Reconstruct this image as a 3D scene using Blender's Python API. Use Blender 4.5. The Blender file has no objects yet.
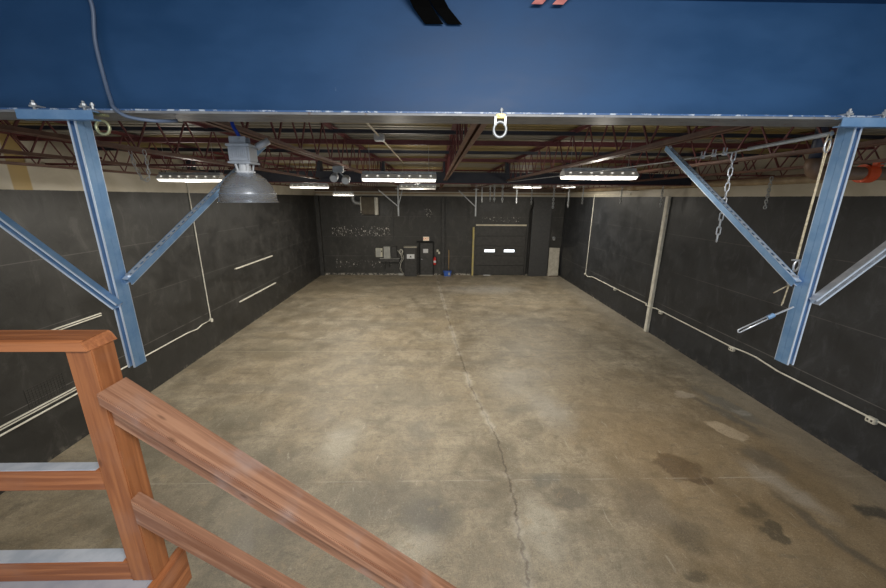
import bpy, bmesh, math, random
from mathutils import Vector, Matrix
random.seed(7)
C = bpy.context.scene.collection
SC = bpy.context.scene
PI = math.pi
# ------------------------------------------------------------------ camera, world, light, exposure
cam = bpy.data.cameras.new('camera')
cam.sensor_fit = 'HORIZONTAL'; cam.sensor_width = 36.0
cam.lens = 354.7 / 886 * 36.0
cam.clip_start = 0.05; cam.clip_end = 200
camo = bpy.data.objects.new('camera', cam); C.objects.link(camo)
p_, y_, r_ = 0.2655, 0.0237, 0.0072
fw = Vector((math.sin(y_)*math.cos(p_), math.cos(y_)*math.cos(p_), -math.sin(p_)))
rt = Vector((math.cos(y_), -math.sin(y_), 0)); up = rt.cross(fw)
rt2 = math.cos(r_)*rt + math.sin(r_)*up; up2 = -math.sin(r_)*rt + math.cos(r_)*up
camo.matrix_world = Matrix(((rt2.x, up2.x, -fw.x, 0), (rt2.y, up2.y, -fw.y, 0), (rt2.z, up2.z, -fw.z, 4.8), (0, 0, 0, 1)))
SC.camera = camo
w = bpy.data.worlds.new('world'); SC.world = w; w.use_nodes = True
w.node_tree.nodes['Background'].inputs[0].default_value = (0.80, 0.90, 1.0, 1)
w.node_tree.nodes['Background'].inputs[1].default_value = 0.75
SC.view_settings.view_transform = 'Standard'; SC.view_settings.look = 'None'
SC.view_settings.gamma = 1; SC.view_settings.use_curve_mapping = False
SC.view_settings.exposure = 0.0

def area(name, loc, size, power, col, rot=(0, 0, 0), sy=None, spread=PI):
    l = bpy.data.lights.new(name, 'AREA'); l.energy = power; l.color = col; l.size = size
    if sy: l.shape = 'RECTANGLE'; l.size_y = sy
    l.spread = spread
    o = bpy.data.objects.new(name, l); o.location = loc; o.rotation_euler = rot; C.objects.link(o); return o
WARM = (1.0, 0.94, 0.83)
# unseen fill added behind and above the viewer to brighten beam and railing
area('foreground_fill', (0.55, -0.55, 5.65), 1.3, 150, (1.0, 0.98, 0.96), (math.radians(18), 0, 0), 1.0)
# tubes of the hall (the fixtures below carry the visible glow; these are their downlight)
for (x, y, z, e) in ((-4.95, 7.7, 5.04, 115), (-0.67, 7.05, 5.05, 135), (2.76, 6.25, 5.08, 135),
                     (-4.3, 12.8, 5.04, 140), (4.1, 16.4, 5.20, 175), (-0.58, 12.4, 5.02, 140), (-4.2, 17.0, 4.81, 125), (6.25, 17.5, 5.27, 85)):
    area('tube_light', (x, y, z), 1.15, e, WARM, (0, 0, 0), 0.16)
    l = bpy.data.lights.new('tube_side_light', 'POINT'); l.energy = 0.24*e; l.color = WARM; l.shadow_soft_size = 0.1
    o = bpy.data.objects.new('tube_side_light', l); o.location = (x, y, z-0.10); C.objects.link(o)

# ------------------------------------------------------------------ materials
def mat(name, col, rough=0.6, metal=0.0, emit=None, estr=1.0):
    m = bpy.data.materials.new(name); m.use_nodes = True
    b = m.node_tree.nodes['Principled BSDF']
    b.inputs['Base Color'].default_value = (*col, 1); b.inputs['Roughness'].default_value = rough
    b.inputs['Metallic'].default_value = metal
    if emit: b.inputs['Emission Color'].default_value = (*emit, 1); b.inputs['Emission Strength'].default_value = estr
    return m
class N:
    """small node builder"""
    def __init__(s, m): s.t = m.node_tree; s.b = s.t.nodes['Principled BSDF']
    def new(s, typ, **kw):
        n = s.t.nodes.new(typ)
        for k, v in kw.items(): setattr(n, k, v)
        return n
    def link(s, a, b): s.t.links.new(a, b)
    def coord(s):
        return s.new('ShaderNodeTexCoord').outputs['Object']
    def mapping(s, src, scale=(1, 1, 1), rot=(0, 0, 0), loc=(0, 0, 0), typ='POINT'):
        n = s.new('ShaderNodeMapping', vector_type=typ); s.link(src, n.inputs['Vector'])
        n.inputs['Scale'].default_value = scale; n.inputs['Rotation'].default_value = rot; n.inputs['Location'].default_value = loc
        return n.outputs[0]
    def noise(s, src, scale, detail=4, rough=0.55, dist=0.0):
        n = s.new('ShaderNodeTexNoise'); s.link(src, n.inputs['Vector'])
        n.inputs['Scale'].default_value = scale; n.inputs['Detail'].default_value = detail
        n.inputs['Roughness'].default_value = rough; n.inputs['Distortion'].default_value = dist
        return n.outputs['Fac']
    def rng(s, v, a, b, c=0.0, d=1.0, smooth=True):
        n = s.new('ShaderNodeMapRange'); n.interpolation_type = 'SMOOTHSTEP' if smooth else 'LINEAR'
        s.link(v, n.inputs[0])
        for i, x in enumerate((a, b, c, d)): n.inputs[i+1].default_value = x
        return n.outputs[0]
    def math(s, op, a, b=None, c=None):
        n = s.new('ShaderNodeMath', operation=op)
        for i, x in enumerate((a, b, c)):
            if x is None: continue
            if isinstance(x, (int, float)): n.inputs[i].default_value = x
            else: s.link(x, n.inputs[i])
        return n.outputs[0]
    def mix(s, f, a, b, mode='MIX'):
        n = s.new('ShaderNodeMix', data_type='RGBA', blend_type=mode)
        for i, x in ((0, f), (6, a), (7, b)):
            if isinstance(x, (int, float)): n.inputs[i].default_value = x
            elif isinstance(x, tuple): n.inputs[i].default_value = (*x, 1)
            else: s.link(x, n.inputs[i])
        return n.outputs[2]
    def sep(s, src):
        n = s.new('ShaderNodeSeparateXYZ'); s.link(src, n.inputs[0]); return n.outputs
    def bump(s, h, strength=0.2, dist=0.01):
        n = s.new('ShaderNodeBump'); s.link(h, n.inputs['Height'])
        n.inputs['Strength'].default_value = strength; n.inputs['Distance'].default_value = dist
        s.link(n.outputs[0], s.b.inputs['Normal'])
    def color(s, c): s.link(c, s.b.inputs['Base Color'])
    def rough(s, c): s.link(c, s.b.inputs['Roughness'])

def mottled(name, a, b, scale, rough=0.6, metal=0.0, bump=0.0):
    m = mat(name, a, rough, metal); n = N(m); co = n.coord()
    f = n.rng(n.noise(co, scale, 6, 0.6), 0.35, 0.65)
    n.color(n.mix(f, a, b))
    if bump: n.bump(n.noise(co, scale*4, 4), bump)
    return m

def wood(name, rot, light=(0.41, 0.155, 0.058), dark=(0.24, 0.080, 0.029), grey=(0.30, 0.24, 0.22), gamt=0.35):
    m = mat(name, light, 0.5); n = N(m); co = n.mapping(n.coord(), rot=rot)
    g = n.mapping(co, scale=(0.8, 20, 20))
    f1 = n.noise(g, 2.2, 6, 0.6, 0.6)
    f2 = n.noise(n.mapping(co, scale=(2, 60, 60)), 2.0, 3, 0.6)
    c = n.mix(n.rng(f1, 0.35, 0.68), dark, light)
    c = n.mix(n.rng(f2, 0.55, 0.75, 0, 0.35), c, dark)
    c = n.mix(n.rng(n.noise(co, 5.0, 4), 0.5, 0.75, 0, gamt), c, grey)
    v = n.new('ShaderNodeTexVoronoi'); n.link(n.mapping(co, scale=(3.0, 9, 9)), v.inputs['Vector']); v.inputs['Scale'].default_value = 1.3
    kn = n.rng(v.outputs['Distance'], 0.03, 0.11, 0.6, 0.0)
    c = n.mix(kn, c, (0.07, 0.025, 0.012))
    n.color(c); n.bump(f1, 0.15, 0.004); n.rough(n.rng(f1, 0.3, 0.7, 0.42, 0.62))
    return m

# --- floor concrete
m_floor = mat('stained_concrete', (0.3, 0.27, 0.2), 0.5); n = N(m_floor); co = n.coord()
big = n.noise(co, 0.35, 5, 0.6, 0.4); mid = n.noise(co, 1.3, 8, 0.65, 0.5); fine = n.noise(co, 9.0, 8, 0.7)
streak = n.noise(n.mapping(co, scale=(0.25, 1.6, 1)), 1.0, 6, 0.65, 0.8)
c = n.mix(n.rng(mid, 0.3, 0.7), (0.165, 0.140, 0.098), (0.36, 0.318, 0.242))
c = n.mix(n.rng(big, 0.40, 0.62, 0, 0.55), c, (0.30, 0.245, 0.165))
c = n.mix(n.rng(streak, 0.50, 0.66, 0, 0.62), c, (0.17, 0.150, 0.115))
c = n.mix(n.rng(n.noise(co, 2.2, 8, 0.7, 1.0), 0.53, 0.70, 0, 0.65), c, (0.135, 0.118, 0.09))
c = n.mix(n.rng(fine, 0.42, 0.66, 0, 0.42), c, (0.15, 0.13, 0.10))
xyz = n.sep(co); X, Y = xyz[0], xyz[1]
# the browner right half of the slab and the paler strip along the right wall
c = n.mix(n.math('MULTIPLY', n.rng(X, 1.8, 4.5, 0, 0.6), n.rng(Y, 9.5, 5.5)), c, (0.25, 0.175, 0.095))
c = n.mix(n.math('MULTIPLY', n.rng(X, 6.6, 7.7, 0, 0.55), n.rng(big, 0.3, 0.6, 0.5, 1)), c, (0.33, 0.31, 0.27))
wob = n.new('ShaderNodeVectorMath', operation='MULTIPLY_ADD')
nz = n.new('ShaderNodeTexNoise'); n.link(co, nz.inputs['Vector']); nz.inputs['Scale'].default_value = 3.0; nz.inputs['Detail'].default_value = 6
n.link(nz.outputs['Color'], wob.inputs[0]); wob.inputs[1].default_value = (0.5, 0.5, 0); 
sub = n.new('ShaderNodeVectorMath', operation='SUBTRACT'); n.link(co, sub.inputs[0]); sub.inputs[1].default_value = (0.25, 0.25, 0)
n.link(sub.outputs[0], wob.inputs[2]); cw = wob.outputs[0]
def stain_or_sheen(c, x, y, rx, ry, col, amt, edge=0.35, rot=0.0):
    v = n.mapping(cw, scale=(rx, ry, 1), rot=(0, 0, rot), loc=(x, y, 0), typ='TEXTURE')
    s2 = n.sep(v)
    d = n.math('SQRT', n.math('ADD', n.math('MULTIPLY', s2[0], s2[0]), n.math('MULTIPLY', s2[1], s2[1])))
    return n.mix(n.rng(d, 1.0+edge, 1.0-edge, 0, amt), c, col)
DK = (0.085, 0.070, 0.048); GY = (0.13, 0.125, 0.11); LT = (0.50, 0.46, 0.40)
for a in ((4.55, 5.42, 0.40, 0.36, (0.135, 0.092, 0.052), 0.85, 0.12), (4.72, 5.05, 0.18, 0.10, (0.11, 0.075, 0.045), 0.8, 0.2),
          (6.28, 6.48, 0.22, 0.38, (0.46, 0.38, 0.28), 0.9, 0.12, 0.5), (6.35, 7.9, 0.25, 0.2, (0.42, 0.37, 0.30), 0.8, 0.2),
          (-0.05, 4.42, 0.45, 0.34, (0.10, 0.093, 0.076), 0.8, 0.4), (-0.85, 4.75, 0.9, 0.45, (0.12, 0.11, 0.09), 0.6, 0.6),
          (2.25, 4.72, 0.32, 0.24, (0.11, 0.095, 0.075), 0.75, 0.4), (1.98, 5.16, 0.25, 0.14, GY, 0.6, 0.4),
          (5.1, 4.08, 0.18, 0.16, DK, 0.8, 0.2), (5.12, 4.42, 0.22, 0.16, (0.12, 0.095, 0.062), 0.75, 0.3),
          (3.45, 3.5, 0.13, 0.1, DK, 0.7, 0.3), (7.0, 4.4, 0.22, 0.13, (0.05, 0.048, 0.043), 0.85, 0.35),
          (3.45, 4.62, 0.35, 0.5, (0.145, 0.12, 0.09), 0.6, 0.5), (3.75, 4.05, 0.25, 0.25, DK, 0.55, 0.5),
          (7.05, 7.45, 0.22, 0.85, (0.17, 0.17, 0.16), 0.75, 0.4, 0.25), (6.75, 7.0, 0.12, 0.7, (0.10, 0.10, 0.098), 0.65, 0.5, 0.3),
          (7.16, 7.1, 0.2, 0.14, (0.42, 0.42, 0.40), 0.55, 0.3),
          (5.9, 4.0, 0.08, 0.75, (0.075, 0.07, 0.065), 0.6, 0.7, 0.15), (6.05, 4.9, 0.2, 0.6, (0.38, 0.35, 0.31), 0.6, 0.6, 0.3), (6.3, 5.6, 0.25, 0.35, (0.12, 0.11, 0.095), 0.6, 0.5),
          (-4.5, 7.0, 0.7, 0.5, (0.15, 0.135, 0.10), 0.7, 0.6), (-5.3, 5.8, 1.0, 0.5, (0.15, 0.135, 0.10), 0.7, 0.6),
          (-4.8, 10.7, 1.0, 0.6, (0.16, 0.14, 0.10), 0.6, 0.6), (-2.6, 13.2, 1.1, 0.35, (0.17, 0.15, 0.11), 0.55, 0.6),
          (-5.4, 18.5, 1.6, 0.6, (0.17, 0.145, 0.10), 0.7, 0.6), (-1.0, 17.5, 1.8, 0.5, (0.22, 0.195, 0.15), 0.5, 0.7),
          (2.6, 18.6, 1.9, 0.8, (0.34, 0.33, 0.31), 0.55, 0.7), (-0.7, 7.9, 0.9, 0.6, (0.17, 0.15, 0.115), 0.45, 0.7),
          (-1.9, 6.2, 0.35, 0.6, (0.46, 0.43, 0.36), 0.55, 0.7), (1.6, 4.3, 0.28, 0.5, (0.43, 0.41, 0.35), 0.5, 0.7),
          (2.75, 7.2, 0.35, 0.6, (0.46, 0.45, 0.42), 0.38, 0.95), (2.2, 8.6, 0.6, 0.8, (0.38, 0.365, 0.33), 0.25, 0.9),  # pale patches: sheen of the fixtures painted into the floor colour
          (-3.3, 5.2, 0.7, 0.5, (0.12, 0.105, 0.078), 0.6, 0.7), (-2.2, 4.3, 0.5, 0.3, (0.12, 0.105, 0.078), 0.55, 0.7), (-4.6, 4.6, 0.9, 0.4, (0.14, 0.12, 0.09), 0.5, 0.7), (0.5, 14.2, 1.2, 0.5, (0.19, 0.165, 0.12), 0.45, 0.8), (3.6, 13.4, 1.4, 0.6, (0.20, 0.185, 0.15), 0.45, 0.8), (-5.6, 14.6, 0.8, 0.8, (0.15, 0.13, 0.095), 0.5, 0.7),
          (-0.3, 3.95, 0.35, 0.25, (0.43, 0.40, 0.33), 0.5, 0.6)):
    c = stain_or_sheen(c, *a)
# dark specks, gritty smears and rusty tint
spk = n.noise(n.mapping(co, scale=(1, 1.5, 1)), 14.0, 8, 0.8, 0.3)
c = n.mix(n.rng(spk, 0.60, 0.70, 0, 0.65), c, (0.10, 0.085, 0.065))
smr = n.noise(n.mapping(co, scale=(0.9, 2.4, 1), rot=(0, 0, -0.35)), 2.6, 9, 0.72, 1.2)
c = n.mix(n.rng(smr, 0.54, 0.66, 0, 0.5), c, (0.145, 0.122, 0.09))
c = n.mix(n.rng(n.noise(co, 3.4, 8, 0.7, 0.5), 0.56, 0.72, 0, 0.45), c, (0.36, 0.27, 0.165))
grit = n.noise(co, 28.0, 6, 0.75)
c = n.mix(n.rng(grit, 0.52, 0.68, 0, 0.38), c, (0.11, 0.092, 0.068))
c = n.mix(n.rng(grit, 0.46, 0.32, 0, 0.30), c, (0.48, 0.44, 0.36))
# pale scuffs
sc = n.noise(n.mapping(co, scale=(3.5, 0.8, 1), rot=(0, 0, 0.5)), 2.2, 8, 0.75, 0.6)
c = n.mix(n.rng(sc, 0.60, 0.72, 0, 0.6), c, (0.50, 0.47, 0.40))
# overall blotchy wear
blo = n.rng(n.noise(n.mapping(co, scale=(1, 0.8, 1)), 1.7, 10, 0.74, 0.7), 0.30, 0.70)
c = n.mix(0.5, c, n.mix(blo, (0.58, 0.56, 0.53), (1.20, 1.19, 1.17)), 'MULTIPLY')
gr2 = n.rng(n.noise(co, 55.0, 4, 0.8), 0.35, 0.65)
c = n.mix(0.8, c, n.mix(gr2, (0.72, 0.70, 0.67), (1.16, 1.16, 1.15)), 'MULTIPLY')
# crack running down the middle of the slab, saw joint across
fc = n.new('ShaderNodeFloatCurve'); cv = fc.mapping.curves[0]
pts = [(3.0, 1.2), (3.7, 1.23), (4.9, 1.32), (6.2, 1.3), (7.3, 1.11), (8.4, 0.94), (11.5, 0.70), (16.5, 0.39), (22.3, 0.1)]
fc.mapping.use_clip = False
for i, (yy, xx) in enumerate(pts):
    u = (yy-3.0)/20.0; v = xx/2.0
    if i < 2: cv.points[i].location = (u, v)
    else: cv.points.new(u, v)
for p in cv.points: p.handle_type = 'VECTOR'
fc.mapping.update()
n.link(n.math('MULTIPLY', n.math('SUBTRACT', Y, 3.0), 1/20.0), fc.inputs['Value'])
cx = n.math('ADD', n.math('MULTIPLY', fc.outputs[0], 2.0), n.math('MULTIPLY', n.math('SUBTRACT', n.noise(co, 4.0, 6, 0.7), 0.5), 0.28))
dcr = n.math('ABSOLUTE', n.math('SUBTRACT', X, cx))
c = n.mix(n.rng(dcr, 0.004, 0.032, 0.85, 0.0), c, (0.075, 0.055, 0.036))
c = n.mix(n.math('MULTIPLY', n.rng(dcr, 0.02, 0.12, 0.5, 0.0), n.rng(mid, 0.4, 0.6)), c, (0.45, 0.42, 0.36))
dj = n.math('ABSOLUTE', n.math('SUBTRACT', Y, 5.15))
c = n.mix(n.math('MULTIPLY', n.rng(dj, 0.004, 0.02, 0.35, 0.0), n.rng(mid, 0.42, 0.6)), c, (0.45, 0.42, 0.36))
for yy in (10.6, 16.0):
    c = n.mix(n.rng(n.math('ABSOLUTE', n.math('SUBTRACT', Y, yy)), 0.004, 0.03, 0.3, 0.0), c, (0.42, 0.38, 0.3))
n.color(c); n.rough(n.rng(mid, 0.3, 0.7, 0.40, 0.62)); n.bump(fine, 0.12, 0.004)

# --- painted walls
def wall_mat(name, black, black2, axis, strip=False, flecks=False):
    m = mat(name, black, 0.5); n = N(m); co = n.coord(); s = n.sep(co)
    along = s[axis]; z = s[2]
    nA = n.noise(n.mapping(co, scale=(1, 1, 1.6)), 1.1, 8, 0.65, 0.5); nB = n.noise(co, 6.0, 8, 0.7); nC = n.noise(n.mapping(co, scale=(1, 1, 0.55)), 2.6, 9, 0.75, 0.8)
    c = n.mix(n.rng(nA, 0.32, 0.7), black, black2)
    c = n.mix(n.rng(nB, 0.55, 0.8, 0, 0.4), c, tuple(x*1.9 for x in black2))
    c = n.mix(n.rng(nC, 0.50, 0.68, 0, 0.7), c, tuple(x*1.8 for x in black2))
    c = n.mix(n.rng(nC, 0.46, 0.34, 0, 0.6), c, tuple(x*0.6 for x in black))
    sc = n.noise(n.mapping(co, scale=(1, 1, 6) if axis == 1 else (1, 1, 1)), 3.0, 8, 0.75)
    c = n.mix(n.rng(sc, 0.66, 0.76, 0, 0.4), c, (0.14, 0.135, 0.125))
    for zz in (1.22, 2.44, 3.66):
        d = n.math('ABSOLUTE', n.math('SUBTRACT', z, zz))
        c = n.mix(n.math('MULTIPLY', n.rng(d, 0.003, 0.012, 0.85 if zz == 1.22 else 0.4, 0.0), n.rng(nA, 0.36, 0.52)), c, (0.15, 0.145, 0.14))
    fr = n.math('PINGPONG', n.math('ADD', along, 20.0), 1.22)
    c = n.mix(n.math('MULTIPLY', n.rng(fr, 0.003, 0.014, 0.55, 0.0), n.rng(nB, 0.4, 0.6)), c, (0.012, 0.012, 0.012))
    if flecks:
        v = n.noise(n.mapping(co, scale=(1.2, 1, 0.7)), 9.5, 5, 0.7)
        band = n.math('MULTIPLY', n.rng(s[0], -2.3, -2.9), n.rng(s[0], -6.9, -6.3))
        hi = n.rng(n.math('ABSOLUTE', n.math('SUBTRACT', z, 2.75)), 0.2, 0.55, 1, 0)
        lo = n.rng(n.math('ABSOLUTE', n.math('SUBTRACT', z, 0.75)), 0.1, 0.75, 0.9, 0)
        bz = n.math('MULTIPLY', band, n.math('MAXIMUM', hi, lo))
        drb = n.math('MULTIPLY', n.math('MULTIPLY', n.rng(s[0], -0.75, -0.6), n.rng(s[0], -0.05, -0.2)), n.rng(n.math('ABSOLUTE', n.math('SUBTRACT', z, 3.9)), 0.2, 0.5, 1, 0))
        gar = n.math('MULTIPLY', n.math('MULTIPLY', n.rng(s[0], 2.7, 3.0), n.rng(s[0], 5.6, 5.2)), n.rng(n.math('ABSOLUTE', n.math('SUBTRACT', z, 3.5)), 0.1, 0.35, 0.9, 0))
        bz = n.math('MAXIMUM', bz, n.math('MAXIMUM', drb, gar))
        f = n.rng(n.math('ADD', v, n.math('MULTIPLY', bz, 0.28)), 0.85, 0.89)
        c = n.mix(f, c, (0.62, 0.60, 0.55))
        base = n.math('MULTIPLY', n.rng(z, 0.16, 0.04), n.rng(nB, 0.45, 0.55))
        c = n.mix(base, c, (0.40, 0.37, 0.32))
    else:
        base = n.math('MULTIPLY', n.rng(z, 0.14, 0.02, 0, 0.5), n.rng(nB, 0.5, 0.65))
        c = n.mix(base, c, (0.22, 0.2, 0.17))
    cr = n.mix(n.rng(nA, 0.35, 0.7), (0.56, 0.52, 0.43), (0.46, 0.42, 0.33))
    if strip:
        st = n.math('MULTIPLY', n.rng(along, 6.46, 6.49), n.rng(along, 6.79, 6.76))
        cr = n.mix(st, cr, (0.44, 0.31, 0.11))
    edge = n.math('ADD', z, n.math('MULTIPLY', nB, 0.02))
    up_ = n.rng(edge, 4.885, 4.893)
    c = n.mix(up_, c, cr)
    n.color(c); n.rough(n.rng(nA, 0.3, 0.7, 0.42, 0.6)); n.bump(nB, 0.15, 0.004)
    return m
m_wl = wall_mat('black_painted_wall_left', (0.021, 0.0205, 0.0195), (0.033, 0.032, 0.030), 1, strip=True)
m_wr = wall_mat('black_painted_wall_right', (0.019, 0.0205, 0.023), (0.030, 0.032, 0.036), 1)
m_wb = wall_mat('black_painted_wall_back', (0.030, 0.029, 0.026), (0.044, 0.042, 0.038), 0, flecks=True)
m_blk = mottled('black_paint', (0.032, 0.031, 0.029), (0.05, 0.048, 0.045), 5, 0.5)
m_pit = mat('matt_black', (0.006, 0.006, 0.006), 0.8)
# brick pier
m_brick = mat('black_brick', (0.03, 0.03, 0.03), 0.55); n = N(m_brick)
bt = n.new('ShaderNodeTexBrick'); n.link(n.mapping(n.coord(), rot=(PI/2, 0, 0)), bt.inputs['Vector'])
bt.inputs['Scale'].default_value = 5.0
bt.inputs['Color1'].default_value = (0.035, 0.035, 0.036, 1); bt.inputs['Color2'].default_value = (0.05, 0.05, 0.05, 1); bt.inputs['Mortar'].default_value = (0.075, 0.075, 0.075, 1); bt.inputs['Mortar Size'].default_value = 0.012
n.color(bt.outputs['Color']); n.bump(bt.outputs['Fac'], 0.3, 0.01)
# deck
m_deck = mat('roof_deck', (0.3, 0.27, 0.16), 0.6); n = N(m_deck); co = n.coord(); s = n.sep(co)
pt = n.noise(n.mapping(co, scale=(0.25, 1.0, 1)), 0.7, 4, 0.5)
c = n.mix(n.rng(pt, 0.46, 0.54), (0.27, 0.205, 0.075), (0.28, 0.265, 0.225))
c = n.mix(n.rng(n.noise(co, 4, 6), 0.5, 0.8, 0, 0.5), c, (0.16, 0.13, 0.07)); n.color(c)
m_red = mottled('dark_red_steel', (0.115, 0.026, 0.030), (0.155, 0.044, 0.046), 6, 0.5)
m_redb = mottled('brown_red_steel', (0.16, 0.075, 0.055), (0.22, 0.12, 0.085), 6, 0.5)
m_navy = mottled('dark_navy_steel', (0.016, 0.018, 0.032), (0.025, 0.027, 0.04), 5, 0.5)
m_beam = mat('blue_painted_steel', (0.02, 0.07, 0.19), 0.38); n = N(m_beam); co = n.coord()
f = n.noise(n.mapping(co, scale=(0.6, 1, 1.4)), 3.0, 6, 0.6)
c = n.mix(n.rng(f, 0.3, 0.7), (0.012, 0.054, 0.142), (0.020, 0.072, 0.178))
c = n.mix(n.rng(n.noise(co, 11, 4), 0.74, 0.80, 0, 0.7), c, (0.25, 0.32, 0.42))
n.color(c); n.rough(n.rng(f, 0.3, 0.7, 0.5, 0.62)); n.bump(n.noise(co, 45, 3), 0.06, 0.003)
n.b.inputs['Specular IOR Level'].default_value = 0.35
m_flange = mat('worn_flange_steel', (0.19, 0.2, 0.215), 0.45); n = N(m_flange); co = n.coord()
f = n.noise(n.mapping(co, scale=(2, 5, 5)), 4, 6, 0.65)
c = n.mix(n.rng(f, 0.35, 0.7), (0.17, 0.18, 0.20), (0.26, 0.265, 0.27))
c = n.mix(n.rng(n.noise(co, 14, 6), 0.62, 0.7, 0, 0.8), c, (0.13, 0.07, 0.04)); n.color(c)
m_chip = mat('chipped_flange_edge', (0.1, 0.2, 0.4), 0.4); n = N(m_chip); co = n.coord()
n.color(n.mix(n.rng(n.noise(co, 22, 6, 0.7), 0.5, 0.6), (0.05, 0.12, 0.28), (0.45, 0.52, 0.62)))
m_strut = mottled('blue_galvanised_strut', (0.17, 0.33, 0.58), (0.25, 0.42, 0.66), 8, 0.38, 0.45)
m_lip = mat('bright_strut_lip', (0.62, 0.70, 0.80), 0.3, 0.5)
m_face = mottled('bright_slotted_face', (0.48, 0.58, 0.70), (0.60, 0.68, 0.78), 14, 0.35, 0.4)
m_zinc = mottled('zinc_steel', (0.50, 0.53, 0.57), (0.66, 0.68, 0.72), 20, 0.35, 0.7)
m_zincd = mottled('dull_zinc_steel', (0.34, 0.36, 0.37), (0.46, 0.475, 0.49), 14, 0.45, 0.5)
m_brass = mat('brass_yellow', (0.50, 0.40, 0.14), 0.4, 0.6)
m_oldbrass = mat('greenish_brass', (0.42, 0.43, 0.26), 0.4, 0.6)
m_bluestrap = mat('blue_strap', (0.02, 0.07, 0.5), 0.5)
m_blackstrip = mat('black_strip', (0.002, 0.002, 0.002), 0.95); m_blackstrip.node_tree.nodes['Principled BSDF'].inputs['Specular IOR Level'].default_value = 0.05
m_pink = mottled('pink_tape', (0.75, 0.28, 0.24), (0.62, 0.2, 0.18), 30, 0.5)
m_cable = mat('grey_cable', (0.12, 0.16, 0.24), 0.4)
m_rope = mottled('steel_rope', (0.42, 0.36, 0.24), (0.62, 0.55, 0.40), 60, 0.5, 0.4)
m_rust = mottled('rusty_brown_pipe', (0.13, 0.085, 0.06), (0.20, 0.13, 0.09), 6, 0.5)
m_tanpipe = mottled('tan_pipe', (0.40, 0.30, 0.18), (0.30, 0.21, 0.12), 3, 0.5)
m_blpipe = mottled('dark_blue_pipe', (0.035, 0.045, 0.075), (0.05, 0.06, 0.10), 6, 0.4)
m_orange = mat('orange_coupling', (0.70, 0.10, 0.03), 0.5)
m_cream = mottled('cream_paint', (0.66, 0.61, 0.48), (0.54, 0.48, 0.36), 4, 0.5)
m_conduit = mottled('pale_conduit', (0.74, 0.72, 0.64), (0.62, 0.60, 0.52), 5, 0.5)
m_white = mat('white_enamel', (0.72, 0.73, 0.74), 0.4)
m_refl = mat('white_reflector', (0.85, 0.85, 0.82), 0.4)
m_tube = mat('fluorescent_tube', (1, 1, 1), 0.4, 0, (1.0, 0.95, 0.83), 1.7)
m_slot = mat('uplight_glow', (1, 1, 1), 0.4, 0, (1.0, 0.96, 0.86), 1.2)
m_alu = mat('spun_aluminium', (0.76, 0.80, 0.86), 0.25, 0.75); n = N(m_alu)
n.rough(n.rng(n.noise(n.mapping(n.coord(), scale=(1, 1, 18)), 3, 4), 0.3, 0.7, 0.2, 0.3))
m_ball = mottled('pale_grey_casting', (0.50, 0.53, 0.58), (0.60, 0.63, 0.68), 10, 0.5, 0.2)
m_glass = mat('lens_glass', (0.8, 0.85, 0.9), 0.15)
m_grey = mottled('grey_enamel', (0.34, 0.345, 0.32), (0.42, 0.42, 0.39), 4, 0.5)
m_beige = mottled('beige_enamel', (0.55, 0.53, 0.42), (0.62, 0.60, 0.48), 4, 0.5)
m_exit = mat('exit_sign_face', (0.85, 0.70, 0.52), 0.5, 0, (1.0, 0.75, 0.5), 0.25)
m_redletter = mat('red_letters', (0.70, 0.06, 0.03), 0.5)
m_redpaint = mat('red_enamel', (0.62, 0.03, 0.025), 0.35)
m_paper = mat('white_paper', (0.72, 0.73, 0.74), 0.7)
m_dark = mat('dark_ink', (0.02, 0.02, 0.02), 0.6)
m_yellow = mottled('worn_yellow_paint', (0.50, 0.40, 0.12), (0.38, 0.33, 0.18), 9, 0.6)
m_blueplastic = mat('blue_plastic', (0.03, 0.10, 0.42), 0.4)
m_handle = mat('broom_handle', (0.42, 0.27, 0.11), 0.5)
m_sky = mat('daylit_pane', (0.8, 0.85, 0.9), 0.2, 0, (0.9, 0.96, 1.0), 2.2)
m_ply = mottled('pale_plywood', (0.48, 0.45, 0.38), (0.36, 0.33, 0.27), 5, 0.6)
m_brownbox = mottled('brown_board', (0.085, 0.068, 0.045), (0.115, 0.095, 0.065), 3, 0.6)
m_header = mottled('brown_header', (0.12, 0.075, 0.05), (0.08, 0.05, 0.035), 2, 0.6)
m_railtop = mottled('pale_grey_strip', (0.40, 0.44, 0.50), (0.52, 0.55, 0.60), 9, 0.45, 0.2)
m_deckboard = mottled('grey_deck_boards', (0.27, 0.29, 0.34), (0.35, 0.36, 0.40), 6, 0.5)
w_x = wood('redwood_along_x', (0, 0, 0), gamt=0.15)
w_y = wood('redwood_along_y', (0, 0, PI/2), gamt=0.15)
w_z = wood('redwood_upright', (0, PI/2, 0), light=(0.35, 0.132, 0.046), dark=(0.23, 0.078, 0.027), gamt=0.1)
w_s = wood('redwood_on_slope', (0, math.radians(-40.6), 0), light=(0.34, 0.178, 0.105), dark=(0.19, 0.085, 0.048), gamt=0.5)

# ------------------------------------------------------------------ mesh helpers
def tobj(name, bm, m, parent=None, smooth=False):
    me = bpy.data.meshes.new(name)
    if parent is not None:
        q = parent; off = Vector((0, 0, 0))
        while q is not None: off += q.location; q = q.parent
        for v in bm.verts: v.co -= off
    bm.normal_update()
    bm.to_mesh(me); bm.free(); me.materials.append(m)
    if smooth:
        for p in me.polygons: p.use_smooth = True
    o = bpy.data.objects.new(name, me); C.objects.link(o)
    if parent is not None: o.parent = parent
    return o
def thing(name, label, cat, loc, group=None):
    o = bpy.data.objects.new(name, None); o.empty_display_size = 0.1; C.objects.link(o); o.location = loc
    return tag(o, label, cat, group)
def tag(o, label, cat, group=None, kind=None):
    o['label'] = label; o['category'] = cat
    if group: o['group'] = group
    if kind: o['kind'] = kind
    return o
def struct(name, bm, m, label, cat):
    o = tobj(name, bm, m); o['kind'] = 'structure'; o['label'] = label; o['category'] = cat; return o
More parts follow.
